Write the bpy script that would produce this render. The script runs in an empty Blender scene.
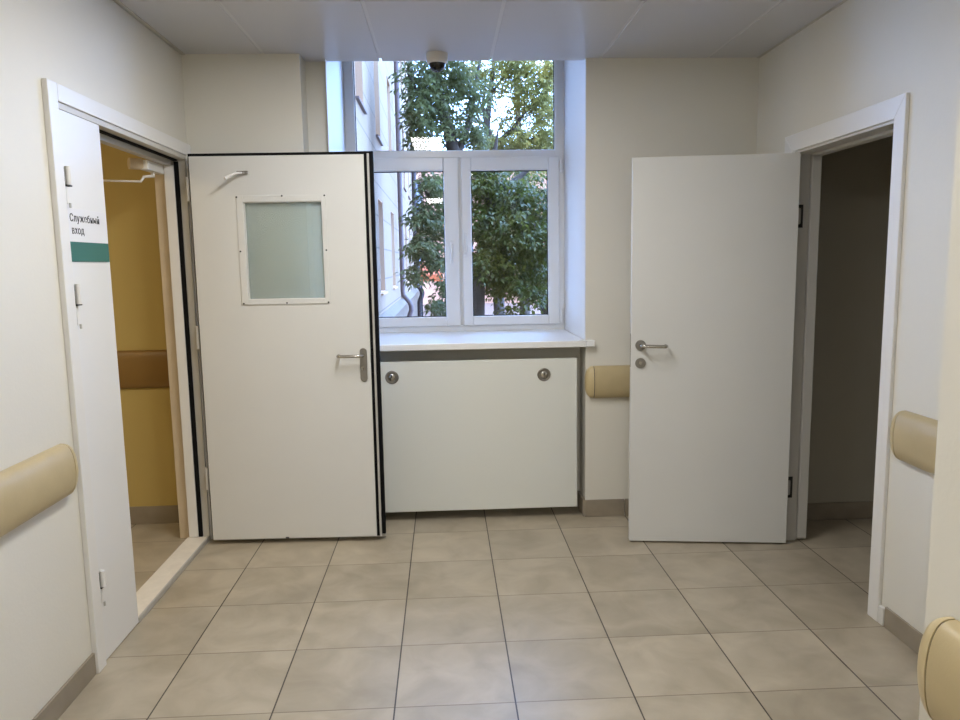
import bpy, bmesh, math, random
from mathutils import Matrix, Vector
random.seed(7)
S = bpy.context.scene
COL = S.collection

# ------------------------------------------------------------------ materials
def mat(name, color, rough=0.6, metal=0.0, spec=0.5, bump=0.0, bscale=60.0, vary=0.0, vscale=6.0, trans=0.0):
    m = bpy.data.materials.new(name); m.use_nodes = True
    nt = m.node_tree; b = nt.nodes['Principled BSDF']
    b.inputs['Base Color'].default_value = (*color, 1)
    b.inputs['Roughness'].default_value = rough
    b.inputs['Metallic'].default_value = metal
    b.inputs['Specular IOR Level'].default_value = spec
    tc = nt.nodes.new('ShaderNodeTexCoord')
    if vary:
        n = nt.nodes.new('ShaderNodeTexNoise'); n.inputs['Scale'].default_value = vscale; n.inputs['Detail'].default_value = 6
        nt.links.new(tc.outputs['Object'], n.inputs['Vector'])
        r = nt.nodes.new('ShaderNodeMapRange'); r.inputs['From Min'].default_value = .3; r.inputs['From Max'].default_value = .7
        r.inputs['To Min'].default_value = 1 - vary; r.inputs['To Max'].default_value = 1 + vary
        nt.links.new(n.outputs['Fac'], r.inputs['Value'])
        v = nt.nodes.new('ShaderNodeVectorMath'); v.operation = 'SCALE'; v.inputs[0].default_value = color
        nt.links.new(r.outputs['Result'], v.inputs['Scale'])
        nt.links.new(v.outputs['Vector'], b.inputs['Base Color'])
    if bump:
        n2 = nt.nodes.new('ShaderNodeTexNoise'); n2.inputs['Scale'].default_value = bscale; n2.inputs['Detail'].default_value = 3
        nt.links.new(tc.outputs['Object'], n2.inputs['Vector'])
        bp = nt.nodes.new('ShaderNodeBump'); bp.inputs['Strength'].default_value = bump; bp.inputs['Distance'].default_value = .004
        nt.links.new(n2.outputs['Fac'], bp.inputs['Height']); nt.links.new(bp.outputs['Normal'], b.inputs['Normal'])
    return m

def tile_mat():
    m = bpy.data.materials.new('floor_tiles'); m.use_nodes = True
    nt = m.node_tree; N = nt.nodes; L = nt.links; b = N['Principled BSDF']
    tc = N.new('ShaderNodeTexCoord'); sep = N.new('ShaderNodeSeparateXYZ'); L.new(tc.outputs['Object'], sep.inputs[0])
    def math_(op, a, bb=None):
        n = N.new('ShaderNodeMath'); n.operation = op
        for i, v in enumerate((a, bb)):
            if v is None: continue
            if isinstance(v, (int, float)): n.inputs[i].default_value = v
            else: L.new(v, n.inputs[i])
        return n.outputs[0]
    T = .405
    def line(o, w):
        u = math_('DIVIDE', o, T); fr = math_('FRACT', u)
        d = math_('MINIMUM', fr, math_('SUBTRACT', 1.0, fr))
        return math_('LESS_THAN', d, w / 2 / T), math_('FLOOR', u)
    lx, ix = line(sep.outputs['X'], .0052); ly, iy = line(sep.outputs['Y'], .0042)
    comb = N.new('ShaderNodeCombineXYZ'); L.new(ix, comb.inputs[0]); L.new(iy, comb.inputs[1])
    wn = N.new('ShaderNodeTexWhiteNoise'); wn.noise_dimensions = '2D'; L.new(comb.outputs[0], wn.inputs['Vector'])
    off = N.new('ShaderNodeVectorMath'); off.operation = 'MULTIPLY_ADD'
    L.new(wn.outputs['Color'], off.inputs[0]); off.inputs[1].default_value = (9, 9, 9); L.new(tc.outputs['Object'], off.inputs[2])
    no = N.new('ShaderNodeTexNoise'); no.inputs['Scale'].default_value = 5.5; no.inputs['Detail'].default_value = 7; no.inputs['Distortion'].default_value = .5
    L.new(off.outputs[0], no.inputs['Vector'])
    ramp = N.new('ShaderNodeValToRGB'); L.new(no.outputs['Fac'], ramp.inputs['Fac'])
    ramp.color_ramp.elements[0].position = .3; ramp.color_ramp.elements[0].color = (.365, .312, .230, 1)
    ramp.color_ramp.elements[1].position = .72; ramp.color_ramp.elements[1].color = (.510, .445, .340, 1)
    br = math_('ADD', .93, math_('MULTIPLY', wn.outputs['Value'], .14))
    sc = N.new('ShaderNodeVectorMath'); sc.operation = 'SCALE'; L.new(ramp.outputs[0], sc.inputs[0]); L.new(br, sc.inputs['Scale'])
    m1 = N.new('ShaderNodeMix'); m1.data_type = 'RGBA'; L.new(math_('MULTIPLY', ly, .72), m1.inputs[0]); L.new(sc.outputs[0], m1.inputs[6]); m1.inputs[7].default_value = (.13, .10, .07, 1)
    m2 = N.new('ShaderNodeMix'); m2.data_type = 'RGBA'; L.new(math_('MULTIPLY', lx, 1.0), m2.inputs[0]); L.new(m1.outputs[2], m2.inputs[6]); m2.inputs[7].default_value = (.055, .042, .03, 1)
    L.new(m2.outputs[2], b.inputs['Base Color'])
    b.inputs['Roughness'].default_value = .36
    bp = N.new('ShaderNodeBump'); bp.inputs['Strength'].default_value = .5; bp.inputs['Distance'].default_value = .002
    L.new(math_('SUBTRACT', 1.0, math_('MAXIMUM', lx, ly)), bp.inputs['Height']); L.new(bp.outputs[0], b.inputs['Normal'])
    return m

def glass_mat(name, tint=(1, 1, 1), ior=1.45, refl_tint=None, refl_mix=0.0):
    m = bpy.data.materials.new(name); m.use_nodes = True
    nt = m.node_tree; N = nt.nodes; L = nt.links
    N.remove(N['Principled BSDF']); out = N['Material Output']
    t = N.new('ShaderNodeBsdfTransparent'); t.inputs[0].default_value = (*tint, 1)
    g = N.new('ShaderNodeBsdfGlossy'); g.inputs['Roughness'].default_value = 0.0
    f = N.new('ShaderNodeFresnel'); f.inputs['IOR'].default_value = ior
    mx = N.new('ShaderNodeMixShader'); L.new(f.outputs[0], mx.inputs[0]); L.new(t.outputs[0], mx.inputs[1]); L.new(g.outputs[0], mx.inputs[2])
    last = mx.outputs[0]
    if refl_tint:      # bright corridor reflection put in as a pale matt layer
        d = N.new('ShaderNodeBsdfDiffuse'); d.inputs[0].default_value = (*refl_tint, 1)
        m2 = N.new('ShaderNodeMixShader'); m2.inputs[0].default_value = refl_mix
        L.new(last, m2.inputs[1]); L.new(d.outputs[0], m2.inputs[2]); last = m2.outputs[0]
    L.new(last, out.inputs['Surface'])
    return m

def emit_mat(name, color, strength):
    m = bpy.data.materials.new(name); m.use_nodes = True
    nt = m.node_tree; b = nt.nodes['Principled BSDF']
    b.inputs['Base Color'].default_value = (.9, .9, .9, 1)
    b.inputs['Emission Color'].default_value = (*color, 1); b.inputs['Emission Strength'].default_value = strength
    return m

def leaf_mat(name, c1, c2, c3):
    m = bpy.data.materials.new(name); m.use_nodes = True
    nt = m.node_tree; N = nt.nodes; L = nt.links; b = N['Principled BSDF']; out = N['Material Output']
    tc = N.new('ShaderNodeTexCoord'); no = N.new('ShaderNodeTexNoise'); no.inputs['Scale'].default_value = 1.3; no.inputs['Detail'].default_value = 8
    no.inputs['Roughness'].default_value = .75
    L.new(tc.outputs['Object'], no.inputs['Vector'])
    r = N.new('ShaderNodeValToRGB'); L.new(no.outputs['Fac'], r.inputs['Fac'])
    e = r.color_ramp.elements; e[0].position = .32; e[0].color = (*c1, 1); e[1].position = .7; e[1].color = (*c3, 1)
    k = e.new(.5); k.color = (*c2, 1)
    L.new(r.outputs[0], b.inputs['Base Color']); b.inputs['Roughness'].default_value = .45
    tr = N.new('ShaderNodeBsdfTranslucent'); L.new(r.outputs[0], tr.inputs[0])
    mx = N.new('ShaderNodeMixShader'); mx.inputs[0].default_value = .5
    L.new(b.outputs[0], mx.inputs[1]); L.new(tr.outputs[0], mx.inputs[2]); L.new(mx.outputs[0], out.inputs['Surface'])
    return m

M = dict(
    wall=mat('cream_wall_paint', (.748, .722, .645), .55, bump=.12, bscale=90, vary=.015, vscale=2.5),
    roomwall=mat('dimmed_wall_paint', (.43, .40, .33), .6, bump=.12, bscale=90),  # the side room's dimness is put into a darker wall colour
    yellow=mat('yellow_wall_paint', (.57, .43, .15), .6, bump=.12, bscale=90),
    tiles=tile_mat(),
    skirt=mat('skirting_tile', (.30, .255, .195), .4, vary=.10, vscale=9),
    ceil=mat('ceiling_tile', (.56, .555, .57), .28),
    tbar=mat('ceiling_bar', (.66, .655, .66), .35),
    gap=mat('dark_gap', (.03, .03, .03), .8),
    angle=mat('ceiling_edge_angle', (.55, .52, .46), .45),
    white=mat('white_gloss_paint', (.80, .79, .77), .34, vary=.012, vscale=5),
    leaf_white=mat('white_door_paint', (.70, .70, .68), .36, vary=.012, vscale=4),
    fixed_white=mat('white_steel_leaf', (.80, .80, .80), .34),
    greyframe=mat('light_grey_frame_paint', (.60, .585, .55), .42),
    pvc=mat('white_pvc', (.80, .81, .82), .28),
    sill=mat('white_sill_laminate', (.84, .84, .84), .26),
    reveal=mat('white_reveal_paint', (.83, .83, .83), .45),
    gasket=mat('black_rubber', (.006, .006, .007), .8, spec=.15),
    steel=mat('satin_steel', (.30, .285, .26), .36, metal=.9),
    steel_l=mat('bright_steel', (.46, .44, .40), .25, metal=.95),
    strip=mat('grey_steel_edge', (.55, .54, .52), .35, metal=.3),
    dark=mat('dark_metal', (.02, .02, .02), .5),
    rail=mat('beige_vinyl_rail', (.50, .40, .225), .42, bump=.08, bscale=220, vary=.04, vscale=12),
    cap=mat('beige_rail_cap', (.56, .45, .25), .32),
    railb=mat('brown_vinyl_rail', (.27, .155, .045), .45),
    panel=mat('white_panel', (.745, .76, .72), .42),
    chamber=mat('beige_plaster', (.66, .55, .40), .6, vary=.05, vscale=8),
    thresh=mat('worn_white_threshold', (.82, .77, .69), .5, vary=.05, vscale=25),
    sign=mat('white_sign_face', (.80, .80, .83), .35),
    green=mat('green_sign_band', (.028, .150, .118), .4),
    ink=mat('dark_sign_ink', (.03, .03, .035), .6),
    camw=mat('camera_white', (.66, .62, .55), .4),
    camb=mat('camera_black_dome', (.004, .004, .006), .12),
    pipe=mat('white_painted_pipe', (.78, .75, .68), .4),
    glass=glass_mat('window_glass', (.97, .985, .98), 1.31),
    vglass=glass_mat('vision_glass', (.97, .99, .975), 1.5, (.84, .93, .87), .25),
    lamp=emit_mat('lamp_diffuser', (1.0, .985, .955), 24.0),
    passage_fill=emit_mat('passage_fill_glow', (1.0, .86, .58), 37.0),
    facade=None, pinkrev=mat('pink_render', (.62, .40, .25), .8), brown=mat('brown_pipe_paint', (.13, .085, .08), .5),
    darkpipe=mat('dark_pipe_paint', (.035, .022, .022), .5),
    plinth=mat('grey_plinth', (.17, .125, .085), .7, vary=.08, vscale=3), pinkwall=mat('sunlit_pink_stucco', (.50, .24, .14), .85, vary=.12, vscale=.6),  # far pink wall carries the sun's warmth in its colour
    paving=mat('pale_pink_paving', (.22, .125, .085), .85, vary=.12, vscale=.8), bark=mat('tree_bark', (.075, .058, .045), .9, bump=.6, bscale=18, vary=.25, vscale=5),
    orange=mat('orange_awning_cloth', (.75, .17, .06), .6), wglass=mat('dark_window_glass', (.22, .23, .26), .15),
    leafA=leaf_mat('ash_leaves', (.072, .082, .030), (.145, .160, .060), (.27, .27, .105)),
    leafB=leaf_mat('dark_maple_leaves', (.032, .040, .008), (.090, .102, .016), (.22, .21, .035)),
    leafC=leaf_mat('yellowing_leaves', (.15, .155, .05), (.33, .30, .085), (.60, .45, .11)),
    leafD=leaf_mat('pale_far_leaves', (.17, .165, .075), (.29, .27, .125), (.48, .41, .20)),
)
def facade_mat():
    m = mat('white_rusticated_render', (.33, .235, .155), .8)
    nt = m.node_tree; N = nt.nodes; L = nt.links; b = N['Principled BSDF']
    tc = N.new('ShaderNodeTexCoord'); sp = N.new('ShaderNodeSeparateXYZ'); L.new(tc.outputs['Object'], sp.inputs[0])
    a = N.new('ShaderNodeMath'); a.operation = 'DIVIDE'; L.new(sp.outputs['Z'], a.inputs[0]); a.inputs[1].default_value = .72
    f = N.new('ShaderNodeMath'); f.operation = 'FRACT'; L.new(a.outputs[0], f.inputs[0])
    c = N.new('ShaderNodeMath'); c.operation = 'LESS_THAN'; L.new(f.outputs[0], c.inputs[0]); c.inputs[1].default_value = .05
    mx = N.new('ShaderNodeMix'); mx.data_type = 'RGBA'; L.new(c.outputs[0], mx.inputs[0])
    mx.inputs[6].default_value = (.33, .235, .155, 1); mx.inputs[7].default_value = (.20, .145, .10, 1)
    L.new(mx.outputs[2], b.inputs['Base Color'])
    return m
M['facade'] = facade_mat()

# ------------------------------------------------------------------ helpers
def box(bm, x0, x1, y0, y1, z0, z1):
    vs = [bm.verts.new(p) for p in ((x0, y0, z0), (x1, y0, z0), (x1, y1, z0), (x0, y1, z0), (x0, y0, z1), (x1, y0, z1), (x1, y1, z1), (x0, y1, z1))]
    for f in ((3, 2, 1, 0), (4, 5, 6, 7), (0, 1, 5, 4), (1, 2, 6, 5), (2, 3, 7, 6), (3, 0, 4, 7)):
        bm.faces.new([vs[i] for i in f])
def boxes(*l):
    bm = bmesh.new()
    for b in l: box(bm, *b)
    return bm
def prism(bm, pts, axis, a0, a1):
    """extrude polygon pts (two remaining coordinates, in axis order) along an axis"""
    def P(p, a):
        q = list(p); q.insert(axis, a); return q
    v0 = [bm.verts.new(P(p, a0)) for p in pts]; v1 = [bm.verts.new(P(p, a1)) for p in pts]
    n = len(pts)
    bm.faces.new(v0); bm.faces.new(v1[::-1])
    for i in range(n):
        bm.faces.new((v0[i], v1[i], v1[(i + 1) % n], v0[(i + 1) % n]))
def tube(bm, pts, r, n=10, cap=True):
    pts = [Vector(p) for p in pts]; rs = r if isinstance(r, (list, tuple)) else [r] * len(pts)
    rings = []; u = None
    for i, p in enumerate(pts):
        d = ((pts[min(i + 1, len(pts) - 1)] - p).normalized() + (p - pts[max(i - 1, 0)]).normalized())
        if d.length < 1e-6: d = pts[min(i + 1, len(pts) - 1)] - p
        d.normalize()
        if u is None:
            u = d.orthogonal().normalized()
        else:
            u = (u - d * u.dot(d)).normalized()
        w = d.cross(u)
        rings.append([bm.verts.new(p + (u * math.cos(2 * math.pi * k / n) + w * math.sin(2 * math.pi * k / n)) * rs[i]) for k in range(n)])
    for a, b in zip(rings, rings[1:]):
        for k in range(n): bm.faces.new((a[k], a[(k + 1) % n], b[(k + 1) % n], b[k]))
    if cap:
        bm.faces.new(rings[0][::-1]); bm.faces.new(rings[-1])
def lathe(bm, prof, n=28, mtx=None):
    """profile [(r, z)] spun around local z"""
    rings = []
    for r, z in prof:
        if r < 1e-6:
            v = Vector((0, 0, z)); rings.append([bm.verts.new(mtx @ v if mtx else v)])
        else:
            ring = []
            for k in range(n):
                v = Vector((r * math.cos(2 * math.pi * k / n), r * math.sin(2 * math.pi * k / n), z)); ring.append(bm.verts.new(mtx @ v if mtx else v))
            rings.append(ring)
    for a, b in zip(rings, rings[1:]):
        for k in range(n):
            if len(a) == 1 and len(b) == 1: continue
            if len(a) == 1: bm.faces.new((a[0], b[k], b[(k + 1) % n]))
            elif len(b) == 1: bm.faces.new((a[k], a[(k + 1) % n], b[0]))
            else: bm.faces.new((a[k], a[(k + 1) % n], b[(k + 1) % n], b[k]))
def obj(name, bm, m, parent=None, bevel=0.0, smooth=False, seg=2):
    bmesh.ops.recalc_face_normals(bm, faces=bm.faces[:])
    me = bpy.data.meshes.new(name); bm.to_mesh(me); bm.free()
    me.materials.append(m)
    if smooth:
        for p in me.polygons: p.use_smooth = True
    o = bpy.data.objects.new(name, me); COL.objects.link(o)
    if parent: o.parent = parent
    if smooth: 
        try: me.set_sharp_from_angle(angle=math.radians(38))
        except Exception: pass
    if bevel:
        b = o.modifiers.new('bevel', 'BEVEL'); b.width = bevel; b.segments = seg; b.limit_method = 'ANGLE'; b.harden_normals = False
    return o
def tag(o, label, cat, group=None, kind=None):
    o['label'] = label; o['category'] = cat
    if group: o['group'] = group
    if kind: o['kind'] = kind
    return o
def empty(name, loc, rz=0.0):
    o = bpy.data.objects.new(name, None); COL.objects.link(o); o.location = loc; o.rotation_euler = (0, 0, rz); o.empty_display_size = .1
    return o

H = 2.548           # ceiling height
XL, XR, YB, YP = -.305, 2.74, .18, .075
XC, YC = 1.855, -2.72   # corridor wall on the right and its corner
YE = -8.6
WX0, WX1, YW = .408, 1.791, .9

# ------------------------------------------------------------------ room shell
tag(obj('floor', boxes((-2.7, 4.6, YE - .2, 1.0, -.1, 0)), M['tiles']), 'beige square ceramic floor tiles with dark grout lines', 'floor', kind='structure')

# ceiling tiles with narrow joints
bm = bmesh.new()
xs = [XL + .004, .108, .695, 1.283, 1.872, 2.460, XR - .004]
ys = [YP + .16]
y = -.700
while y > YE: ys.append(y); y -= .5925
ys.append(YE)
LX0, LX1 = .735, 1.03
for i in range(len(xs) - 1):
    for j in range(len(ys) - 1):
        x0, x1, y1, y0 = xs[i] + .008, xs[i + 1] - .008, ys[j] - .008, ys[j + 1] + .008
        if y1 < YC and x0 > XC: continue
        box(bm, x0, x1, y0, y1, H, H + .014)
ceil = tag(obj('ceiling', bm, M['ceil'], bevel=.0015), 'white suspended ceiling of large square tiles', 'ceiling', kind='structure')
bm = bmesh.new()
for x in xs[1:-1]: box(bm, x - .014, x + .014, YE, YB - .003, H + .003, H + .022)
for yy in ys[1:-1]: box(bm, XL, XR, yy - .014, yy + .014, H + .003, H + .022)
obj('grid_bar', bm, M['tbar'], ceil)
obj('upper_slab', boxes((-2.8, 4.7, YE - .2, 1.02, 3.0, 3.15)), M['ceil'], ceil)
bm = boxes((XL, XL + .020, YE, YP, H - .004, H + .001), (XL, XL + .004, YE, YP, H - .004, H + .022),
           (XR - .014, XR, YC, YB, H - .003, H + .001))
tag(obj('trim_3', bm, M['angle']), 'thin metal edge angle where ceiling meets side walls', 'trim', kind='structure')

# left wall with doorway (opening y -1.25 .. 0.05)
tag(obj('wall_left', boxes((-.465, XL, YE, -1.28, 0, 3.0), (-.465, XL, .05, 1.0, 0, 3.0), (-.465, XL, -1.28, .05, 2.04, 3.0)), M['wall']),
    'cream painted left wall with a white doorway', 'wall', kind='structure')
# back wall: projecting left pier, plain right part, niche under the window
tag(obj('wall_back', boxes((XL, .291, YP, 1.0, 0, 3.0), (.291, WX0 - .004, .235, 1.0, 0, 3.0), (WX1 + .004, XR, YB, 1.0, 0, 3.0),
    (WX0 - .004, WX1 + .004, .36, 1.0, 0, .994), (WX0 - .004, WX1 + .004, YB, 1.0, 2.90, 3.0)), M['wall']),
    'cream painted back wall around the window and radiator niche', 'wall', kind='structure')
tag(obj('wall_right', boxes((XR, 2.88, YC, -1.126, 0, 3.0), (XR, 2.88, -.27, 1.0, 0, 3.0), (XR, 2.88, -1.126, -.27, 1.995, 3.0)), M['wall']),
    'cream painted right wall with a white framed doorway', 'wall', kind='structure')
tag(obj('wall_near', boxes((XC, 2.88, YE, YC, 0, 3.0)), M['wall']), 'cream corridor wall corner at the right edge, nearest the viewer', 'wall', kind='structure')
tag(obj('wall_front', boxes((-.545, 2.88, YE - .15, YE, 0, 3.0)), M['wall']), 'cream end wall of the corridor behind the viewer', 'wall', kind='structure')
# yellow passage behind the left doorway
tag(obj('wall_passage', boxes((-2.6, -.465, .30, .42, 0, 3.0), (-2.72, -2.6, -2.6, .42, 0, 3.0), (-2.6, -.465, -2.72, -2.6, 0, 3.0), (-2.6, -.465, -2.6, .30, 2.50, 2.56)), M['yellow']),
    'yellow passage wall seen through the left doorway', 'wall', kind='structure')
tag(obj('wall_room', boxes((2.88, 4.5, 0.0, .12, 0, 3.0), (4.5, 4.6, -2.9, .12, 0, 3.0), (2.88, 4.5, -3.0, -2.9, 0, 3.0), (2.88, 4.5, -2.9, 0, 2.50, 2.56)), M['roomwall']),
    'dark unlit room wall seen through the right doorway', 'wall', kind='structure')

# skirtings
def skirt(name, segs, label):
    o = obj(name, boxes(*segs), M['skirt'], bevel=.0015); return tag(o, label, 'baseboard', kind='structure')
def cut(a, b, step=.405, g=.0012):
    n = max(1, math.ceil((b - a) / step - 1e-6)); out = []
    k = b
    while k > a + .01:
        out.append((max(a, k - step) + g, k - g)); k -= step
    return out
skirt('baseboard_left', [(XL, XL + .010, a, b, .001, .083) for a, b in cut(YE, -1.325)], 'greige tile baseboard along the left wall, below the long handrail')
skirt('baseboard_back', [(a, b, YB - .010, YB, .001, .100) for a, b in ((1.791, 2.020), (2.0235, 2.425), (2.428, XR - .001))]
      + [(WX1 - .010, WX1 + .004, YB, .36, .001, .100)], 'greige tile baseboard on the back wall right of the radiator panel')
skirt('baseboard_right', [(XR - .010, XR, a, b, .001, .085) for a, b in cut(YC, -1.216)], 'greige tile baseboard on the right wall, below its handrail')
skirt('baseboard_passage', [(-2.6, -.467, .29, .30, .001, .105)], 'baseboard at the foot of the yellow passage wall')
skirt('baseboard_room', [(2.882, 4.5, -.010, 0, .001, .100)], 'baseboard in the dark room behind the right doorway')
skirt('baseboard_near', [(XC - .010, XC, a, b, .001, .085) for a, b in cut(YE, YC - .002)], 'greige tile baseboard of the near right corridor corner')

# ------------------------------------------------------------------ window
win = tag(empty('window_1', (0, 0, 0)), 'white plastic window with wide top pane above two sashes', 'window', kind='structure')
FZ0, FZ1 = 1.0285, 2.88
y0, y1 = YW, YW + .07
def frame_bm(x0, x1, z0, z1, w, ya, yb, wl=None, wr=None, wb=None, wt=None):
    wl, wr, wb, wt = (w if v is None else v for v in (wl, wr, wb, wt))
    return boxes((x0, x0 + wl, ya, yb, z0, z1), (x1 - wr, x1, ya, yb, z0, z1), (x0 + wl, x1 - wr, ya, yb, z0, z0 + wb), (x0 + wl, x1 - wr, ya, yb, z1 - wt, z1))
bm = frame_bm(WX0, WX1, FZ0, FZ1, .062, y0, y1, wb=.0395, wl=.062, wr=.060)
box(bm, WX0 + .062, WX1 - .060, y0, y1, 2.132, 2.180)
box(bm, 1.085, 1.150, y0 + .012, y1, FZ0 + .0395, 2.132)
obj('frame', bm, M['pvc'], win, bevel=.004)
def gask(x0, x1, z0, z1, yy): return frame_bm(x0 - .001, x1 + .001, z0 - .001, z1 + .001, .0055, yy - .002, yy + .006)
bm = boxes((WX0 + .060, WX1 - .058, y0 + .031, y0 + .037, 2.178, FZ1 - .06))
for v in bm.verts: v.co.y -= (v.co.z - 2.5) * .0036      # pane tilted a touch to lift the lamp's reflection
p = obj('pane', bm, M['glass'], win)
p['label'] = 'wide upper fixed glass pane'
obj('glazing_seal', gask(WX0 + .062, WX1 - .060, 2.180, FZ1 - .062, y0 + .026), M['gasket'], win)
def sash(x0, x1, gx0, gx1, label, hx, hz, up):
    s = obj('sash', frame_bm(x0, x1, 1.064, 2.136, .07, y0 - .018, y0 + .05, wl=gx0 - x0, wr=x1 - gx1, wb=1.125 - 1.064, wt=2.136 - 2.052), M['pvc'], win, bevel=.006)
    s['label'] = label
    obj('pane', boxes((gx0 - .002, gx1 + .002, y0 + .020, y0 + .026, 1.123, 2.054)), M['glass'], s)
    obj('glazing_seal', gask(gx0, gx1, 1.125, 2.052, y0 + .016), M['gasket'], s)
    bm = bmesh.new()
    box(bm, hx - .014, hx + .014, y0 - .029, y0 - .018, hz - .035, hz + .035)
    tube(bm, [(hx, y0 - .025, hz), (hx, y0 - .058, hz)], .010, 10)
    d = 1 if up else -1
    tube(bm, [(hx, y0 - .056, hz - .008 * d), (hx, y0 - .060, hz + .02 * d), (hx, y0 - .060, hz + .115 * d)], [.011, .011, .008], 10)
    obj('handle', bm, M['pvc'], s, bevel=.003, smooth=True)
    return s
sash(WX0 + .045, 1.112, .545, 1.017, 'left casement sash with handle pointing down', 1.058, 1.585, False)
s2 = sash(1.128, WX1 - .034, 1.191, 1.685, 'right casement sash with handle pointing up', 1.150, 1.545, True)
bm = bmesh.new()
tube(bm, [(WX1 - .024, y0 - .024, 1.075), (WX1 - .024, y0 - .024, 1.165)], .0085, 10)
box(bm, WX1 - .034, WX1 - .010, y0 - .022, y0 - .001, 1.085, 1.150)
obj('hinge', bm, M['pvc'], s2, bevel=.002)
bm = bmesh.new()
tube(bm, [(WX1 - .024, y0 - .024, 2.035), (WX1 - .024, y0 - .024, 2.115)], .0085, 10)
box(bm, WX1 - .034, WX1 - .010, y0 - .022, y0 - .001, 2.045, 2.100)
obj('hinge', bm, M['pvc'], s2, bevel=.002)
bm = boxes((WX0 - .004, WX0, YB, YW + .02, 1.030, 2.9), (WX1, WX1 + .004, YB, YW + .02, 1.030, 2.9), (WX0, WX1, YB, YW + .02, 2.885, 2.9))
obj('reveal', bm, M['reveal'], win)
bm = boxes((WX0 + .001, WX1 - .001, YB, YW + .02, .994, 1.030), (.362, 1.840, .142, YB - .0005, .994, 1.030))
o = obj('sill', boxes((WX0 + .001, WX1 - .001, .142, YW + .02, .994, 1.030), (1.790, 1.840, .142, YB - .001, .994, 1.030), (.362, .412, .142, YB - .001, .994, 1.030)), M['sill'], win, bevel=.004); bm.free()

# ------------------------------------------------------------------ radiator niche cover
pan = tag(empty('radiator_cover', (1.13, .19, .060)), 'flat white panel with two round locks under the window sill', 'radiator cover')
def local(o_bm, root): 
    bmesh.ops.translate(o_bm, verts=o_bm.verts[:], vec=-Vector(root.location)); return o_bm
obj('panel', local(boxes((.510, 1.747, .185, .203, .060, .928)), pan), M['panel'], pan, bevel=.002)
obj('bracket', local(boxes((.60, .64, .203, .36, .60, .64)), pan), M['strip'], pan)
obj('bracket', local(boxes((1.62, 1.66, .203, .36, .60, .64)), pan), M['strip'], pan)
for lx, lz in ((.703, .842), (1.558, .838)):
    bm = bmesh.new(); mt = Matrix.Translation((lx, .185, lz)) @ Matrix.Rotation(math.pi / 2, 4, 'X')
    lathe(bm, [(.0375, 0), (.0375, .003), (.033, .007), (.024, .006), (.022, .002), (0, .002)], 32, mt)
    k = obj('lock', local(bm, pan), M['steel'], pan, smooth=True)
    bm = bmesh.new(); lathe(bm, [(.019, .002), (.019, .008), (.016, .010), (0, .010)], 24, mt)
    obj('cylinder_core', local(bm, pan), M['steel_l'], k, smooth=True)
    obj('key_slot', local(boxes((lx - .003, lx + .003, .1735, .176, lz - .004, lz + .014)), pan), M['dark'], k)

# ------------------------------------------------------------------ handrails (wall bumpers)
def handrail(name, root, ax, out, length, label, body, capm, flip=False, hh=.096, dd=.048):
    """ax: unit vector along the rail from its capped end, out: unit vector out of the wall"""
    r = tag(empty(name, root), label, 'handrail', 'wall handrails')
    ax, out = Vector(ax), Vector(out); up = Vector((0, 0, 1))
    def ring(s, su, sz):
        pts = []
        for k in range(25):
            a = math.pi * k / 24
            u = dd * (abs(math.sin(a)) ** .62) * su; z = hh * math.cos(a) * sz
            if k in (0, 24): u = 0
            pts.append(ax * s + out * (u + .0015) + up * z)
        return pts
    def loft(sts):
        bm = bmesh.new(); rings = [[bm.verts.new(p) for p in ring(*st)] for st in sts]
        for a, b in zip(rings, rings[1:]):
            for k in range(24): bm.faces.new((a[k], a[k + 1], b[k + 1], b[k]))
            bm.faces.new((a[24], a[0], b[0], b[24]))
        bm.faces.new(rings[0]); bm.faces.new(rings[-1][::-1]); return bm
    obj('rail', loft([(.050, 1, 1), (length, 1, 1)]), body, r, smooth=True)
    obj('joint', loft([(.044, .95, .975), (.052, .95, .975)]), M['dark'], r, smooth=True)
    c = .046; st = []
    for i in range(11):
        t = 1 - i / 10; q = math.sqrt(max(0, 1 - t * t))
        st.append((c - c * math.sin(t * math.pi / 2) ** 1.0 * 1.0, max(.10, math.cos(t * math.pi / 2) ** .6 if t < 1 else .1), .22 + .78 * math.cos(t * math.pi / 2) ** .95 if t < 1 else .22))
    obj('end_cap', loft(st), capm, r, smooth=True)
    return r
handrail('handrail', (XL, -1.380, .796), (0, -1, 0), (1, 0, 0), 7.2, 'beige vinyl handrail on the left wall, ending at the white door casing', M['rail'], M['cap'], hh=.090)
handrail('handrail', (1.789, YB, .790), (1, 0, 0), (0, -1, 0), .935, 'short beige handrail on the back wall between radiator panel and open door', M['rail'], M['cap'], hh=.092)
handrail('handrail', (XR, -1.222, .794), (0, -1, 0), (-1, 0, 0), 1.52, 'beige handrail on the right wall just beyond the right doorway', M['rail'], M['cap'])
handrail('handrail', (XC, -2.752, .765), (0, -1, 0), (-1, 0, 0), 5.8, 'nearest beige handrail end, low at the right edge of the picture', M['rail'], M['cap'])
handrail('handrail', (-.475, .30, .905), (-1, 0, 0), (0, -1, 0), 2.0, 'brown handrail on the yellow passage wall behind the left doorway', M['railb'], M['railb'], hh=.108, dd=.035)

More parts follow.
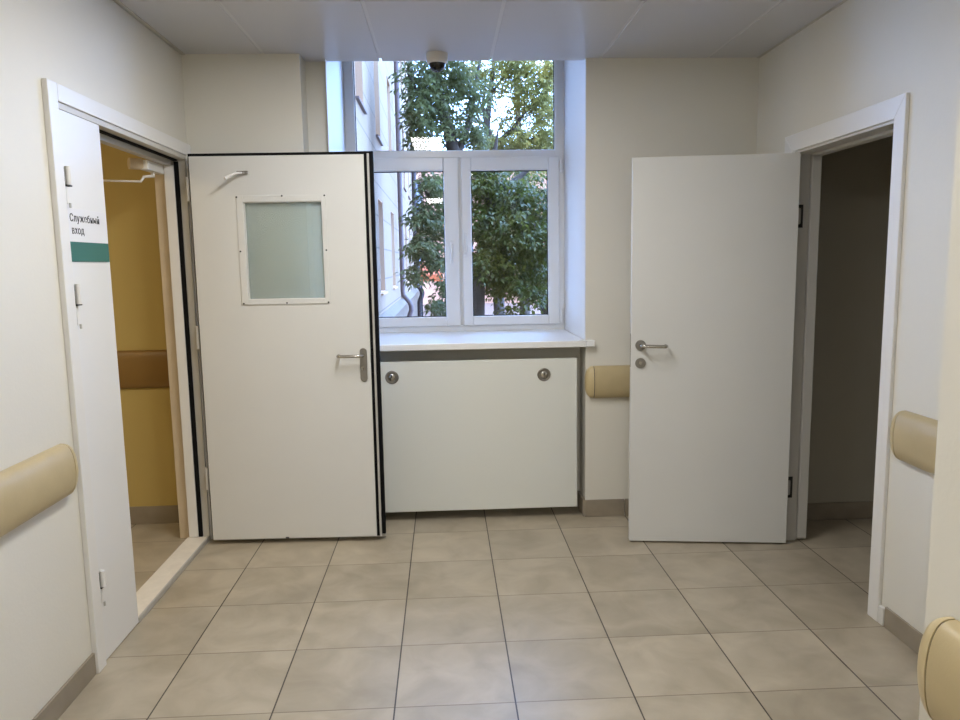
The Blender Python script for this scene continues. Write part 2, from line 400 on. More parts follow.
# ------------------------------------------------------------------ left door frame
t1 = tag(empty('trim_1', (XL, -.6, 0)), 'white steel door frame and threshold of the left doorway', 'door frame', kind='structure')
L1 = lambda bm: local(bm, t1)
obj('casing', L1(boxes((XL, XL + .020, -1.332, -1.268, 0.001, 2.096), (XL, XL + .020, .012, .074, 0.001, 2.096), (XL, XL + .020, -1.268, .012, 2.036, 2.096))), M['white'], t1, bevel=.003)
o = obj('frame', L1(boxes((-.400, XL + .006, -1.280, -1.266, .001, 2.036), (-.330, XL + .010, .000, .050, .001, 2.036), (-.400, -.330, .004, .050, .001, 2.036), (-.400, XL + .012, -1.266, .000, 2.014, 2.036),
    (-.400, -.362, -1.266, .000, 1.985, 2.014))), M['greyframe'], t1, bevel=.002)
obj('rebate', L1(boxes((-.400, -.351, -.014, .003, .024, 1.985))), M['white'], t1, bevel=.002)
obj('gasket', L1(boxes((-.350, -.331, -.010, .003, .024, 2.004), (-.350, -.331, -1.266, -.010, 2.006, 2.0135))), M['gasket'], t1)
o = obj('reveal', L1(boxes((-.467, -.402, .038, .052, .001, 2.04), (-.467, -.402, -1.28, .038, 2.018, 2.04))), M['chamber'], t1); o['label'] = 'beige plastered reveal'
th = obj('threshold', L1(boxes((-.412, XL, -1.266, .000, .001, .022))), M['thresh'], t1, bevel=.003); th['label'] = 'worn white threshold'
o = obj('threshold_strip', L1(boxes((XL, XL + .010, -.943, .010, .001, .024))), M['strip'], th, bevel=.002)

# narrow fixed leaf
d2 = tag(empty('door_2', (XL, -1.236, .03)), 'narrow fixed white door leaf carrying the sign, left of the doorway', 'door', kind='structure')
L2 = lambda bm: local(bm, d2)
obj('leaf', L2(boxes((-.355, XL + .008, -1.262, -.945, .005, 2.024))), M['fixed_white'], d2, bevel=.003)
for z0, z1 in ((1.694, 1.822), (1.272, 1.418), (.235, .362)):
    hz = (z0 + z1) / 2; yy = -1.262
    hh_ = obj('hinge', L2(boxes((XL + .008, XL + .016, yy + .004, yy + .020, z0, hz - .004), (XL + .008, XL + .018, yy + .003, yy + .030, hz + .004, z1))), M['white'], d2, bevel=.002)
    bm = bmesh.new(); tube(bm, [(XL + .022, yy + .012, hz + .002), (XL + .022, yy + .012, z1)], .010, 12)
    obj('knuckle', L2(bm), M['white'], hh_, smooth=True)
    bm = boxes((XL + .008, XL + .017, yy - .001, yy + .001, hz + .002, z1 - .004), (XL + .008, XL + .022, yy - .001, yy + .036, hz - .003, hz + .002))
    obj('hinge_shadow', L2(bm), M['dark'], hh_)  # dark L piece drawn as the shadow line around the hinge
    bm = bmesh.new(); tube(bm, [(XL + .019, yy + .017, z0 - .012), (XL + .019, yy + .017, z0 + .004)], .004, 10)
    obj('pin', L2(bm), M['strip'], hh_, smooth=True)

# wide open leaf
A1 = math.radians(-1.5)
d1 = tag(empty('door_1', (-.252, -.078, 0), A1), 'wide white open door with a small glazed panel, standing before the window', 'door', kind='structure')
W, Z0, Z1 = .869, .030, 2.018
gx0, gx1, gz0, gz1 = .257, .652, 1.300, 1.792
obj('leaf', boxes((0, gx0, 0, .045, Z0, Z1), (gx1, W, 0, .045, Z0, Z1), (gx0, gx1, 0, .045, Z0, gz0), (gx0, gx1, 0, .045, gz1, Z1)), M['leaf_white'], d1)
obj('back_plate', boxes((-.014, gx0, .045, .058, .010, 2.036), (gx1, .913, .045, .058, .010, 2.036), (gx0, gx1, .045, .058, .010, gz0), (gx0, gx1, .045, .058, gz1, 2.036)), M['strip'], d1)
obj('edge_strip', boxes((W + .015, W + .026, .010, .046, .022, 2.024)), M['strip'], d1, bevel=.002)
obj('gasket', boxes((-.014, -.002, .030, .047, .026, 2.036), (W, W + .015, .014, .047, .026, 2.022), (W + .026, .914, .020, .047, .034, 2.036), (-.014, .914, .030, .047, 2.020, 2.036)), M['gasket'], d1)
vf = obj('vision_frame', frame_bm(gx0 - .032, gx1 + .020, gz0 - .024, gz1 + .030, .03, -.006, .0005, wl=.034, wr=.022, wb=.026, wt=.032), M['leaf_white'], d1, bevel=.0015)
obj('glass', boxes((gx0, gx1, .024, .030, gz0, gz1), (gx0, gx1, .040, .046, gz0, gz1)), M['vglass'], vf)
obj('bead', frame_bm(gx0, gx1, gz0, gz1, .004, .004, .026), M['white'], vf)
for sx, sz in ((gx0 - .029, gz1 + .024), ((gx0 + gx1) / 2, gz1 + .027), (gx1 + .015, gz1 + .026), (gx0 - .024, (gz0 + gz1) / 2), (gx1 + .014, (gz0 + gz1) / 2), (gx0 - .022, gz0 - .018), ((gx0 + gx1) / 2, gz0 - .018), (gx1 + .014, gz0 - .018)):
    bm = bmesh.new(); lathe(bm, [(.0045, 0), (.0045, .0015), (.003, .0025), (0, .0025)], 12, Matrix.Translation((sx, -.006, sz)) @ Matrix.Rotation(math.pi / 2, 4, 'X'))
    obj('screw', bm, M['dark'], vf)
# lever handle on its long plate
px = .833
bm = bmesh.new(); pts = []
for k in range(13): a = math.pi * k / 12; pts.append((px + .0185 * math.cos(a), 1.024 + .0185 * math.sin(a)))
for k in range(13): a = math.pi + math.pi * k / 12; pts.append((px + .0185 * math.cos(a), .886 + .0185 * math.sin(a)))
prism(bm, pts, 1, -.008, 0)
hp = obj('handle_plate', bm, M['steel'], d1, bevel=.002)
bm = bmesh.new(); pz = 1.006
tube(bm, [(px, -.006, pz), (px, -.040, pz), (px - .006, -.052, pz), (px - .020, -.056, pz), (px - .105, -.056, pz), (px - .119, -.053, pz), (px - .125, -.042, pz), (px - .125, -.016, pz)], .0085, 12)
obj('lever', bm, M['steel_l'], hp, smooth=True)
bm = bmesh.new(); lathe(bm, [(.010, 0), (.010, .005), (0, .005)], 16, Matrix.Translation((px - .002, -.008, .938)) @ Matrix.Rotation(math.pi / 2, 4, 'X'))
obj('cylinder_lock', bm, M['steel_l'], hp, smooth=True)
obj('key_slot', boxes((px - .0035, px - .0005, -.0138, -.0128, .930, .942)), M['dark'], hp)
# bracket and loose stub of the closer arm
br = obj('closer_bracket', boxes((.236, .292, -.010, 0, 1.928, 1.944), (.250, .276, -.030, -.010, 1.926, 1.940)), M['steel'], d1, bevel=.002)
bm = bmesh.new(); tube(bm, [(.268, -.026, 1.932), (.242, -.045, 1.928), (.200, -.085, 1.900)], [.006, .006, .008], 10)
obj('closer_arm', bm, M['white'], br, smooth=True)
for hz in (.30, 1.05, 1.80):
    bm = bmesh.new(); tube(bm, [(-.020, .022, hz), (-.020, .022, hz + .12)], .0085, 12)
    obj('hinge', bm, M['greyframe'], d1, smooth=True)
obj('bottom_clip', boxes((.385, .402, -.002, .004, .028, .036)), M['dark'], d1)

# sign on the fixed leaf
sg = tag(empty('sign', (XL + .008, -1.256, 1.495)), 'white door sign with Cyrillic lettering above a green band', 'sign')
LS = lambda bm: local(bm, sg)
SX = XL + .008
obj('plate', LS(boxes((SX, SX + .003, -1.256, -.955, 1.495, 1.683))), M['sign'], sg, bevel=.0008)
obj('green_band', LS(boxes((SX + .003, SX + .0036, -1.255, -.956, 1.496, 1.566))), M['green'], sg)
def text(body, y, z, size, depth, m, parent):
    cu = bpy.data.curves.new('lettering', 'FONT'); cu.body = body; cu.size = size; cu.extrude = depth; cu.offset = .0002; cu.space_character = 1.08
    to = bpy.data.objects.new('lettering', cu); COL.objects.link(to)
    dg = bpy.context.evaluated_depsgraph_get(); me = bpy.data.meshes.new_from_object(to.evaluated_get(dg))
    bpy.data.objects.remove(to)
    me.transform(Matrix(((0, 0, 1, 0), (1, 0, 0, 0), (0, 1, 0, 0), (0, 0, 0, 1))))
    me.materials.clear(); me.materials.append(m)
    o = bpy.data.objects.new('lettering', me); COL.objects.link(o); o.parent = parent; o.location = (.0034, y - sg.location.y, z - sg.location.z)
    return o
text('Служебный', -1.243, 1.637, .0375, .0005, M['ink'], sg)
text('вход', -1.235, 1.594, .0375, .0005, M['ink'], sg)

pl = tag(empty('ceiling_light', (-1.5, -1.5, 2.50)), 'unseen round warm lamp added to light the yellow passage behind the left doorway', 'ceiling light')  # lamp added out of view to warm the passage wall and floor
bm = bmesh.new(); lathe(bm, [(0, 0), (.17, 0), (.17, -.025), (.155, -.03), (0, -.03)], 32); obj('base', bm, M['white'], pl, smooth=True)
bm = bmesh.new(); lathe(bm, [(.15, -.03), (.14, -.06), (.10, -.085), (.05, -.095), (0, -.097)], 32); obj('diffuser', bm, M['passage_fill'], pl, smooth=True)
# closer body on the head of the left frame, seen in the opening
dc = tag(empty('door_closer', (-.40, -.20, 1.95)), 'white door closer with a thin arm under the head of the left doorway', 'door closer')
LD = lambda bm: local(bm, dc)
obj('body', LD(boxes((-.440, -.396, -.225, -.018, 1.938, 1.985))), M['white'], dc, bevel=.006)
bm = bmesh.new(); tube(bm, [(-.478, -.245, 1.965), (-.430, -.210, 1.965)], .027, 16)
obj('spring_drum', LD(bm), M['chamber'], dc, smooth=True)
bm = bmesh.new(); tube(bm, [(-.418, -.115, 1.940), (-.418, -.115, 1.920), (-.448, -.150, 1.914), (-.463, -.155, 1.890), (-.74, -.235, 1.893)], [.010, .010, .008, .006, .005], 10)
obj('arm', LD(bm), M['white'], dc, smooth=True)

# ------------------------------------------------------------------ right doorway
t2 = tag(empty('trim_2', (XR, -.68, 0)), 'white door frame and casing of the right doorway', 'door frame', kind='structure')
L3 = lambda bm: local(bm, t2)
bm = bmesh.new()
oy0, oy1, iy0, iy1, oz, iz = -1.180, -.196, -1.110, -.286, 2.066, 1.984
xx0, xx1 = XR - .016, XR
for poly in ([(oy0, .001), (iy0, .001), (iy0, iz), (oy0, oz)], [(iy1, .001), (oy1, .001), (oy1, oz), (iy1, iz)], [(oy0, oz), (iy0, iz), (iy1, iz), (oy1, oz)]):
    prism(bm, poly, 0, xx0, xx1)
obj('casing', L3(bm), M['white'], t2, bevel=.003)
obj('jamb', L3(boxes((XR - .004, 2.815, -.290, -.268, .001, 1.985), (XR - .004, 2.815, -1.128, -1.114, .001, 1.985), (XR - .004, 2.815, -1.114, -.290, 1.972, 1.996))), M['greyframe'], t2, bevel=.002)
obj('stop', L3(boxes((2.819, 2.868, -.300, -.268, .014, 1.980), (2.819, 2.868, -1.128, -1.112, .014, 1.980), (2.819, 2.868, -1.112, -.300, 1.960, 1.996))), M['greyframe'], t2, bevel=.004)
obj('foot_block', L3(boxes((XR - .014, XR, -1.214, -1.182, .001, .075))), M['white'], t2, bevel=.003)
for hz in (1.672, .290):
    k = obj('hinge_recess', L3(boxes((2.742, 2.786, -.2925, -.288, hz - .056, hz + .056))), M['dark'], t2)
    obj('hinge_arm', L3(boxes((2.742, 2.772, -.304, -.291, hz - .040, hz + .040))), M['strip'], k, bevel=.008)

A3 = math.atan2(.105, -.789)
d3 = tag(empty('door_3', (2.738, -.345, 0), A3), 'plain white open door with a steel lever handle, right of the window', 'door', kind='structure')
obj('leaf', boxes((0, .799, -.040, 0, .010, 1.970)), M['leaf_white'], d3, bevel=.0015)
hx = .751
Rx = Matrix.Rotation(-math.pi / 2, 4, 'X')
bm = bmesh.new(); lathe(bm, [(.0265, 0), (.0265, .006), (.024, .009), (0, .009)], 28, Matrix.Translation((hx, 0, 1.042)) @ Rx)
rs = obj('handle_rose', bm, M['steel'], d3, smooth=True)
bm = bmesh.new(); z = 1.042
tube(bm, [(hx, .006, z), (hx, .040, z), (hx - .006, .052, z), (hx - .020, .056, z), (hx - .102, .056, z - .002), (hx - .116, .053, z - .002), (hx - .122, .042, z - .002), (hx - .122, .016, z - .002)], .0090, 12)
obj('lever', bm, M['steel_l'], rs, smooth=True)
bm = bmesh.new(); lathe(bm, [(.0265, 0), (.0265, .006), (.024, .009), (0, .009)], 28, Matrix.Translation((hx, 0, .951)) @ Rx)
lk = obj('lock_rose', bm, M['steel'], d3, smooth=True)
bm = bmesh.new(); lathe(bm, [(.009, .009), (.009, .012), (0, .012)], 16, Matrix.Translation((hx, 0, .955)) @ Rx)
obj('cylinder_lock', bm, M['steel_l'], lk, smooth=True)
obj('latch_plate', boxes((.7992, .8005, -.030, -.010, .93, 1.10)), M['steel_l'], d3)

# ------------------------------------------------------------------ ceiling devices
dm = tag(empty('security_camera', (.996, .088, H)), 'small white dome security camera on the ceiling before the window', 'security camera')
bm = bmesh.new(); lathe(bm, [(0, 0), (.056, 0), (.056, -.030), (.052, -.046), (.046, -.050), (0, -.050)], 32)
obj('housing', bm, M['camw'], dm, smooth=True)
bm = bmesh.new(); lathe(bm, [(.044, -.048)] + [(.043 * math.cos(a), -.052 - .040 * math.sin(a)) for a in [math.pi / 2 * k / 10 for k in range(10)]] + [(0, -.092)], 28)
obj('dome', bm, M['camb'], dm, smooth=True)
for i, (lx0, lx1, a, b, lab) in enumerate(((LX0, LX1, -1.93, -.765, 'long white ceiling light panel nearest the window, mirrored in the top pane'), (1.10, 1.395, -3.95, -3.35, 'short white ceiling light panel added overhead of the viewer as unseen fill'), (LX0, LX1, -7.75, -6.60, 'long white ceiling light panel far down the corridor'))):  # short middle panel is added fill for the near walls
    lt = tag(empty('ceiling_light', ((lx0 + lx1) / 2, (a + b) / 2, H)), lab, 'ceiling light', 'ceiling light panels')
    f = frame_bm(lx0, lx1, a, b, .012, 0, 1)
    bmesh.ops.transform(f, matrix=Matrix(((1, 0, 0, 0), (0, 0, 1, 0), (0, -.012, 0, H), (0, 0, 0, 1))), verts=f.verts[:])
    obj('frame', local(f, lt), M['white'], lt)
    obj('diffuser', local(boxes((lx0 + .012, lx1 - .012, a + .012, b - .012, H - .008, H - .001)), lt), M['lamp'], lt)

# ------------------------------------------------------------------ outside
tag(obj('wall_outside', boxes((-.95, 16, 1.005, 1.45, 2.9, 13.8), (WX1 + .25, 16, 1.005, 1.30, -1.05, 2.9), (-.95, WX0 - .25, 1.005, 1.30, -1.05, 2.9)), M['facade']),
    'rendered outer face of the storeys above and beside the window, added to shade the yard', 'wall', kind='structure')  # upper storeys added out of view to hold sky light off the wing
GZ = -1.05
tag(obj('ground', boxes((-6, 40, 1.02, 70, GZ - .2, GZ)), M['paving']), 'pale pinkish paved yard outside the window', 'ground', kind='structure')
def frame_bm2(h):
    x0, x1 = FX - .30, FX - .005
    return boxes((x0, x1, h[1] - .02, h[1], h[2], h[3]), (x0, x1, h[0], h[0] + .02, h[2], h[3]), (x0, x1, h[0] + .02, h[1] - .02, h[3] - .02, h[3]), (x0, x1, h[0] + .02, h[1] - .02, h[2], h[2] + .02))
# side wing facade, its face at x = FX
FX = -.45; cy = -3.942
def wall_holes(bm, y0, y1, z0, z1, holes, xf, xb):
    ys_ = sorted({y0, y1, *[h[0] for h in holes], *[h[1] for h in holes]}); zs_ = sorted({z0, z1, *[h[2] for h in holes], *[h[3] for h in holes]})
    for a, b in zip(ys_, ys_[1:]):
        for c, d in zip(zs_, zs_[1:]):
            if any(h[0] <= a and b <= h[1] and h[2] <= c and d <= h[3] for h in holes): continue
            box(bm, xb, xf, a, b, c, d)
bd = tag(empty('building', (FX, 20, GZ)), 'white rendered building wing with brown drainpipes, at the left of the window view', 'building')
LB = lambda bm: local(bm, bd)
holes = []
for d in (9.9, 13.45, 17.3, 21.4, 25.2, 29.0, 32.6):
    holes.append((d + cy, d + 1.3 + cy, .82, 2.98)); holes.append((d + cy, d + 1.3 + cy, 4.38, 6.7)); holes.append((d + cy, d + 1.3 + cy, 8.0, 10.2))
bm = bmesh.new(); wall_holes(bm, 4.0, 36.5, GZ, 13.5, holes, FX, FX - .5)
obj('wall', LB(bm), M['facade'], bd)
obj('plinth', LB(boxes((FX, FX + .16, 4.0, 36.5, GZ, .18))), M['plinth'], bd)
bm = bmesh.new(); prism(bm, [(FX, .34), (FX + .20, .18), (FX + .20, .15), (FX, .15)], 1, 4.0, 36.5)
obj('plinth_ledge', LB(bm), M['plinth'], bd)
obj('eaves', LB(boxes((FX - .5, FX + .6, 4.0, 36.5, 13.5, 13.8))), M['facade'], bd)
for h in holes:
    ww = obj('window', LB(boxes((FX - .50, FX - .30, h[0], h[1], h[2], h[3]))), M['wglass'], bd)
    obj('surround', LB(frame_bm2(h)), M['pinkrev'], ww)
    obj('ledge', LB(boxes((FX - .25, FX + .06, h[0] - .06, h[1] + .06, h[2] - .05, h[2] - .01))), M['brown'] if h[2] > 4 else M['pinkrev'], ww)
for py in (7.0, 20.6, 33.0):
    bm = bmesh.new()
    box(bm, FX, FX + .09, py + .6, py + 1.6, .34, 13.5)
    obj('pilaster', LB(bm), M['facade'], bd)
def downpipe(py, m, r):
    x = FX + .15; bm = bmesh.new()
    tube(bm, [(x, py, 13.4), (x, py, .62), (x + .02, py, .50), (x + .20, py, .28), (x + .25, py, .16), (x + .25, py, .02), (x + .16, py, -.22), (x + .12, py, -.34), (x + .12, py, GZ + .05)], r, 12)
    return obj('drainpipe', LB(bm), m, bd, smooth=True)
downpipe(19.7, M['brown'], .075); downpipe(31.8, M['darkpipe'], .115)

# far building closing the yard
fb = tag(empty('building', (6, 43, GZ)), 'distant pink building behind the trees', 'building')
LF = lambda bm: local(bm, fb)
fh = [(x, x + 1.3, z, z + 1.9) for x in (-1.5, 1.6, 4.6, 7.6, 10.6, 13.6) for z in (1.2, 4.6)]
bm = bmesh.new()
xs_ = sorted({-6, 26, *[h[0] for h in fh], *[h[1] for h in fh]}); zs_ = sorted({GZ, 7.4, *[h[2] for h in fh], *[h[3] for h in fh]})
for a, b in zip(xs_, xs_[1:]):
    for c, d in zip(zs_, zs_[1:]):
        if any(h[0] <= a and b <= h[1] and h[2] <= c and d <= h[3] for h in fh): continue
        box(bm, a, b, 43, 43.5, c, d)
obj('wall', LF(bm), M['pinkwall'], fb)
for h in fh: obj('window', LF(boxes((h[0], h[1], 43.25, 43.4, h[2], h[3]))), M['wglass'], fb)
obj('cornice', LF(boxes((-6, 26, 42.6, 43.6, 7.4, 7.75))), M['facade'], fb)
aw = tag(empty('awning', (.35, 30, GZ)), 'small orange awning glimpsed between leaves at the left of the window view', 'awning')
bm = bmesh.new(); prism(bm, [(29.2, 1.0), (30.0, 1.55), (30.0, 1.35), (29.2, .7)], 0, -.05, .95)
obj('canopy', local(bm, aw), M['orange'], aw)
for px_ in (0.0, .9):
    bm = bmesh.new(); tube(bm, [(px_, 29.9, GZ), (px_, 29.9, 1.35)], .03, 8); obj('post', local(bm, aw), M['dark'], aw)

# trees
def leaves_mesh(name, clusters, m, parent, n_per, size, off):
    verts = []; faces = []
    for (c, rad, dens) in clusters:
        for _ in range(int(n_per * dens)):
            while True:
                v = Vector((random.uniform(-1, 1), random.uniform(-1, 1), random.uniform(-1, 1)))
                if v.length <= 1: break
            p = c + Vector((v.x * rad[0], v.y * rad[1], v.z * rad[2]))
            az = random.uniform(0, 2 * math.pi); d = Vector((math.cos(az), math.sin(az), random.uniform(-1.1, .1))).normalized()
            side = d.cross(Vector((0, 0, 1))).normalized()
            L = random.uniform(.16, .34)
            for k in range(5):
                t = (k // 2 + 1) / 3 if k < 4 else 1.0
                q = p + d * (L * t); sgn = (1 if k % 2 else -1) if k < 4 else 0
                ld = (d * .6 + side * sgn * .9 + Vector((0, 0, random.uniform(-.7, .1)))).normalized()
                ln = size * random.uniform(.7, 1.3); lw = ln * .27
                sd = ld.cross(Vector((random.uniform(-.6, .6), random.uniform(-.6, .6), 1))).normalized()
                i = len(verts); dip = Vector((0, 0, -.15 * ln))
                verts += [q - off, q + ld * ln * .45 + sd * lw - off, q + ld * ln + dip - off, q + ld * ln * .45 - sd * lw - off]
                faces.append((i, i + 1, i + 2, i + 3))
    me = bpy.data.meshes.new(name); me.from_pydata(verts, [], faces); me.materials.append(m)
    o = bpy.data.objects.new(name, me); COL.objects.link(o); o.parent = parent
    return o
def tree(base, trunk, branches, clusters, lm, n_per, size, label):
    t = tag(empty('tree', base), label, 'tree', 'trees outside the window')
    off = Vector(base)
    bm = bmesh.new(); tube(bm, [Vector(p) - off for p, r in trunk], [r for p, r in trunk], 12); obj('trunk', bm, M['bark'], t, smooth=True)
    for b in branches:
        bm = bmesh.new(); tube(bm, [Vector(p) - off for p, r in b], [r for p, r in b], 8); obj('branch', bm, M['bark'], t, smooth=True)
    leaves_mesh('foliage', [(Vector(c), r, d) for c, r, d in clusters], lm, t, n_per, size, off)
    return t
tree((1.50, 13.06, GZ), [((1.50, 13.06, GZ), 0.2), ((1.45, 13.06, 1.77), 0.2), ((1.33, 13.06, 3.76), 0.15), ((1.13, 13.06, 4.62), 0.12), ((0.93, 13.06, 5.37), 0.09), ((0.78, 13.06, 6.32), 0.05)],  # all tree points and crown radii: image pixels projected to chosen depths
    [[((1.33, 13.06, 3.76), 0.09), ((1.68, 13.56, 4.71), 0.06), ((1.96, 14.06, 6.15), 0.03)],
    [((1.13, 13.06, 4.62), 0.06), ((0.58, 12.66, 5.07), 0.04), ((0.31, 12.26, 5.49), 0.02)],
    [((1.42, 13.06, 2.44), 0.08), ((0.96, 12.56, 2.74), 0.05), ((0.51, 12.06, 3.12), 0.025)],
    [((1.45, 13.06, 1.77), 0.07), ((0.93, 12.36, 1.51), 0.045), ((0.52, 11.86, 1.76), 0.02)]],
    [((0.59, 12.56, 5.46), (0.49, 0.80, 0.44), 1.10),
    ((1.13, 13.06, 5.69), (0.55, 0.90, 0.41), 1.10),
    ((0.56, 12.36, 4.80), (0.24, 0.70, 0.40), 0.80),
    ((0.90, 13.06, 4.95), (0.50, 0.90, 0.37), 1.10),
    ((1.51, 13.56, 5.48), (0.42, 0.90, 0.47), 0.75),
    ((1.22, 13.06, 4.41), (0.37, 0.80, 0.32), 0.70),
    ((0.56, 12.36, 4.09), (0.22, 0.60, 0.26), 0.50),
    ((1.73, 13.56, 4.76), (0.28, 0.70, 0.33), 0.35),
    ((0.78, 12.36, 3.15), (0.31, 0.80, 0.35), 1.00),
    ((0.57, 12.06, 2.50), (0.22, 0.70, 0.35), 0.80),
    ((0.86, 12.56, 2.46), (0.29, 0.80, 0.44), 1.10),
    ((0.52, 11.86, 1.87), (0.19, 0.60, 0.28), 0.60),
    ((0.76, 12.26, 1.72), (0.35, 0.80, 0.39), 1.10),
    ((1.00, 12.26, 1.01), (0.20, 0.60, 0.31), 0.35),
    ((0.42, 11.86, 1.31), (0.15, 0.50, 0.19), 0.30),
    ((0.91, 11.56, 0.62), (0.21, 0.50, 0.19), 0.35),
    ((1.37, 13.06, 6.52), (1.37, 1.20, 0.57), 1.60),
    ((1.86, 13.36, 5.28), (0.33, 0.70, 0.37), 0.50),
    ((1.80, 13.36, 4.32), (0.28, 0.60, 0.23), 0.50),
    ((0.57, 12.36, 4.39), (0.26, 0.60, 0.26), 0.60)],
    M['leafA'], 185, 0.11, 'green ash tree with a slanting trunk, behind the window between its two sashes')
tree((1.52, 8.26, GZ), [((1.52, 8.26, GZ), 0.115), ((1.56, 8.26, 1.03), 0.115), ((1.65, 8.26, 1.68), 0.1), ((1.77, 8.41, 2.41), 0.085), ((1.87, 8.56, 3.15), 0.045), ((1.95, 8.56, 3.65), 0.012)],
    [[((1.77, 8.41, 2.41), 0.08), ((2.23, 8.66, 2.83), 0.05), ((2.66, 8.76, 3.17), 0.025)],
    [((1.65, 8.26, 1.68), 0.08), ((2.13, 8.66, 1.85), 0.05), ((2.46, 7.86, 2.05), 0.025)],
    [((1.60, 8.26, 1.36), 0.06), ((2.04, 8.66, 1.26), 0.04), ((2.23, 7.76, 0.91), 0.02)]],
    [((1.71, 8.41, 2.73), (0.30, 0.80, 0.30), 0.90),
    ((2.20, 8.41, 2.56), (0.40, 0.90, 0.30), 1.15),
    ((2.61, 8.41, 2.40), (0.23, 0.70, 0.33), 0.60),
    ((1.63, 8.06, 2.15), (0.23, 0.80, 0.32), 1.00),
    ((2.05, 8.06, 2.06), (0.36, 0.90, 0.36), 1.40),
    ((2.53, 8.06, 1.82), (0.23, 0.70, 0.29), 0.80),
    ((1.66, 8.06, 1.55), (0.23, 0.80, 0.32), 1.00),
    ((2.16, 8.66, 1.51), (0.37, 0.90, 0.34), 1.35),
    ((2.63, 8.66, 1.25), (0.20, 0.70, 0.31), 0.70),
    ((1.86, 8.56, 1.15), (0.20, 0.50, 0.19), 0.40),
    ((2.12, 7.86, 1.16), (0.19, 0.50, 0.17), 0.45),
    ((2.42, 7.76, 1.00), (0.13, 0.40, 0.16), 0.30),
    ((2.01, 7.76, 0.79), (0.13, 0.30, 0.09), 0.08),
    ((1.64, 8.56, 3.07), (0.37, 0.80, 0.24), 0.70)],
    M['leafB'], 320, 0.078, 'dark green maple tree filling the right window sash')
tree((3.27, 10.56, GZ), [((3.27, 10.56, GZ), 0.22), ((3.19, 10.56, 0.24), 0.22), ((2.98, 10.56, 0.89), 0.19), ((2.71, 10.56, 1.48), 0.16), ((2.34, 10.56, 2.06), 0.13), ((2.00, 10.56, 2.57), 0.1), ((1.74, 10.56, 3.23), 0.05)],
    [[((2.71, 10.56, 1.48), 0.08), ((3.00, 10.66, 2.19), 0.05), ((3.23, 10.76, 3.05), 0.025)]],
    [((2.12, 10.66, 2.58), (0.39, 0.70, 0.28), 0.70),
    ((2.80, 10.66, 2.19), (0.43, 0.80, 0.31), 0.90),
    ((3.13, 10.66, 1.60), (0.28, 0.80, 0.39), 0.70),
    ((2.53, 10.76, 3.15), (0.40, 0.70, 0.20), 0.35),
    ((1.84, 10.66, 3.05), (0.28, 0.60, 0.24), 0.50),
    ((3.54, 10.76, 2.38), (0.32, 0.80, 0.59), 0.80)],
    M['leafB'], 230, 0.085, 'tree with a dark trunk leaning left across the right window sash')
tree((2.58, 17.06, GZ), [((2.58, 17.06, GZ), 0.16), ((2.51, 17.06, 1.83), 0.16), ((2.29, 17.06, 4.29), 0.11), ((2.28, 17.06, 5.22), 0.09), ((2.38, 17.06, 6.02), 0.07), ((2.50, 17.06, 6.93), 0.045), ((2.62, 17.06, 7.97), 0.03)],
    [[((2.28, 17.06, 4.96), 0.06), ((2.18, 17.06, 5.75), 0.045), ((2.28, 17.06, 6.67), 0.03)],
    [((2.30, 17.06, 4.56), 0.07), ((2.97, 17.06, 5.09), 0.06), ((3.33, 17.06, 5.56), 0.04), ((4.02, 17.06, 6.14), 0.02)],
    [((2.38, 17.06, 6.02), 0.04), ((2.79, 17.06, 6.54), 0.03), ((3.21, 17.06, 7.06), 0.02)],
    [((2.97, 17.06, 5.09), 0.05), ((3.46, 17.06, 4.82), 0.03), ((3.96, 17.06, 5.03), 0.02)]],
    [((3.48, 17.06, 6.54), (0.62, 1.00, 0.45), 0.75),
    ((3.88, 17.06, 5.74), (0.40, 0.90, 0.51), 0.80),
    ((3.33, 17.06, 5.88), (0.45, 0.90, 0.40), 0.50),
    ((2.65, 17.06, 6.41), (0.51, 1.00, 0.45), 0.50),
    ((3.88, 17.06, 4.87), (0.40, 0.80, 0.37), 0.75),
    ((3.19, 17.06, 4.87), (0.51, 0.90, 0.34), 0.65),
    ((2.36, 17.06, 4.77), (0.45, 0.80, 0.25), 0.55),
    ((2.06, 17.06, 6.67), (0.40, 0.90, 0.40), 0.40),
    ((3.07, 17.06, 6.88), (0.57, 0.90, 0.28), 0.60),
    ((4.03, 17.06, 6.67), (0.28, 0.80, 0.40), 0.60),
    ((2.78, 17.06, 5.49), (0.28, 0.70, 0.34), 0.18),
    ((2.94, 17.06, 7.84), (1.42, 1.20, 0.57), 1.20),
    ((3.46, 17.06, 4.01), (0.71, 0.90, 0.25), 0.30)],
    M['leafC'], 330, 0.105, 'thin tree with pale yellow-green leaves in the top right window pane')
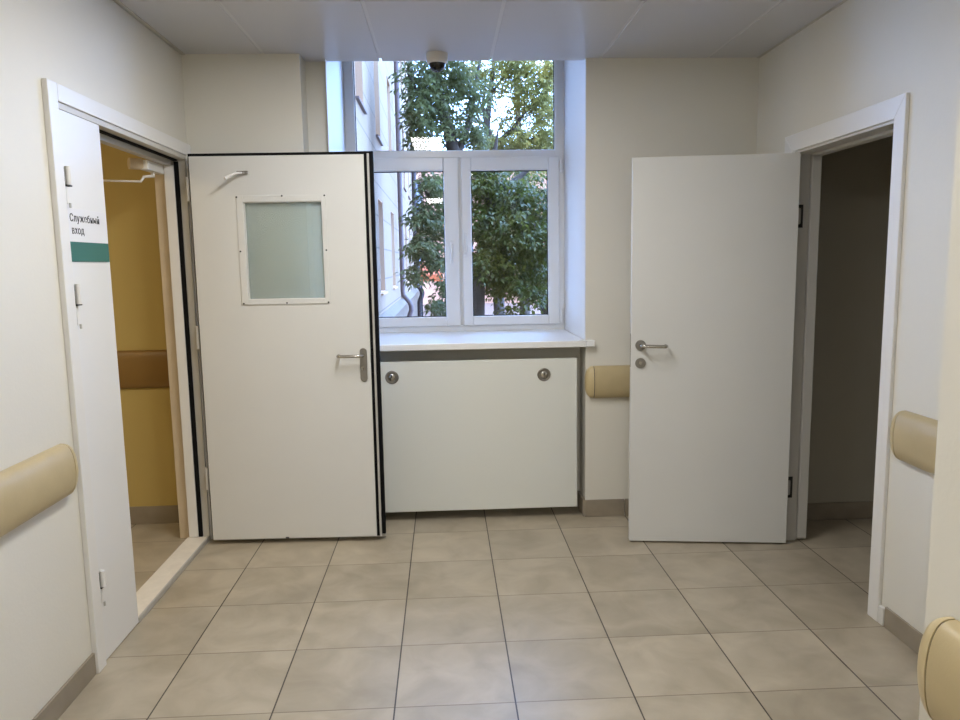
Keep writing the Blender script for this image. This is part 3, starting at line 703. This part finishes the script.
tree((4.05, 24.06, GZ), [((4.05, 24.06, GZ), 0.2), ((4.03, 24.06, 1.93), 0.2), ((3.91, 24.06, 5.58), 0.13), ((3.79, 24.06, 8.05), 0.08), ((3.74, 24.06, 10.13), 0.04)],
    [[((3.91, 24.06, 5.58), 0.08), ((4.84, 24.06, 6.99), 0.05), ((5.77, 24.06, 8.40), 0.02)],
    [((3.90, 24.06, 4.86), 0.08), ((2.45, 24.06, 6.66), 0.05), ((1.58, 24.06, 8.41), 0.02)],
    [((4.03, 24.06, 2.67), 0.07), ((5.39, 24.06, 4.12), 0.03)]],
    [((1.83, 24.06, 8.24), (0.91, 1.20, 0.83), 0.70),
    ((3.21, 24.06, 8.75), (1.06, 1.20, 0.53), 0.30),
    ((4.66, 24.06, 7.70), (0.98, 1.30, 1.06), 1.00),
    ((2.09, 24.06, 6.66), (0.98, 1.20, 0.75), 0.70),
    ((3.92, 24.06, 6.29), (0.75, 1.20, 0.60), 0.35),
    ((5.02, 24.06, 5.92), (0.75, 1.20, 0.68), 0.80),
    ((0.79, 24.06, 7.37), (0.45, 1.00, 1.13), 0.40),
    ((3.17, 24.06, 5.58), (1.13, 1.20, 0.45), 0.60),
    ((1.16, 24.06, 4.53), (0.60, 1.00, 0.98), 0.40),
    ((3.90, 24.06, 4.13), (1.36, 1.30, 0.75), 0.35),
    ((3.77, 24.06, 9.79), (1.89, 1.40, 0.91), 1.10),
    ((5.40, 24.06, 6.99), (0.53, 1.00, 1.51), 0.60)],
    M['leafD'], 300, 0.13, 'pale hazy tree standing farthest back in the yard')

# ------------------------------------------------------------------ sky, camera, view
w = bpy.data.worlds.new('sky'); S.world = w; w.use_nodes = True
bg = w.node_tree.nodes['Background']; bg.inputs['Color'].default_value = (.30, .50, 1.0, 1); bg.inputs['Strength'].default_value = 11.0

f, pitch, yaw, roll = 742.44, .129616323, -.0464885629, -.0164722532
cp, sp, cy_, sy_, cr, sr = math.cos(pitch), math.sin(pitch), math.cos(yaw), math.sin(yaw), math.cos(roll), math.sin(roll)
Rz = Matrix.Rotation(yaw, 3, 'Z')
right, fwd, up = Rz @ Vector((1, 0, 0)), Rz @ Vector((0, cp, -sp)), Rz @ Vector((0, sp, cp))
r2, u2 = right * cr + up * sr, -right * sr + up * cr
cam = bpy.data.cameras.new('camera'); co = bpy.data.objects.new('camera', cam); COL.objects.link(co)
m3 = Matrix((r2, u2, -fwd)).transposed()
co.matrix_world = Matrix.Translation((1.00594607, -3.94180981, 1.46740141)) @ m3.to_4x4()
cam.sensor_fit = 'HORIZONTAL'; cam.sensor_width = 36; cam.lens = f / 960 * 36; cam.clip_start = .05; cam.clip_end = 300
S.camera = co
S.view_settings.view_transform = 'Standard'; S.view_settings.look = 'None'; S.view_settings.gamma = 1; S.view_settings.use_curve_mapping = False
S.view_settings.exposure = 0.54
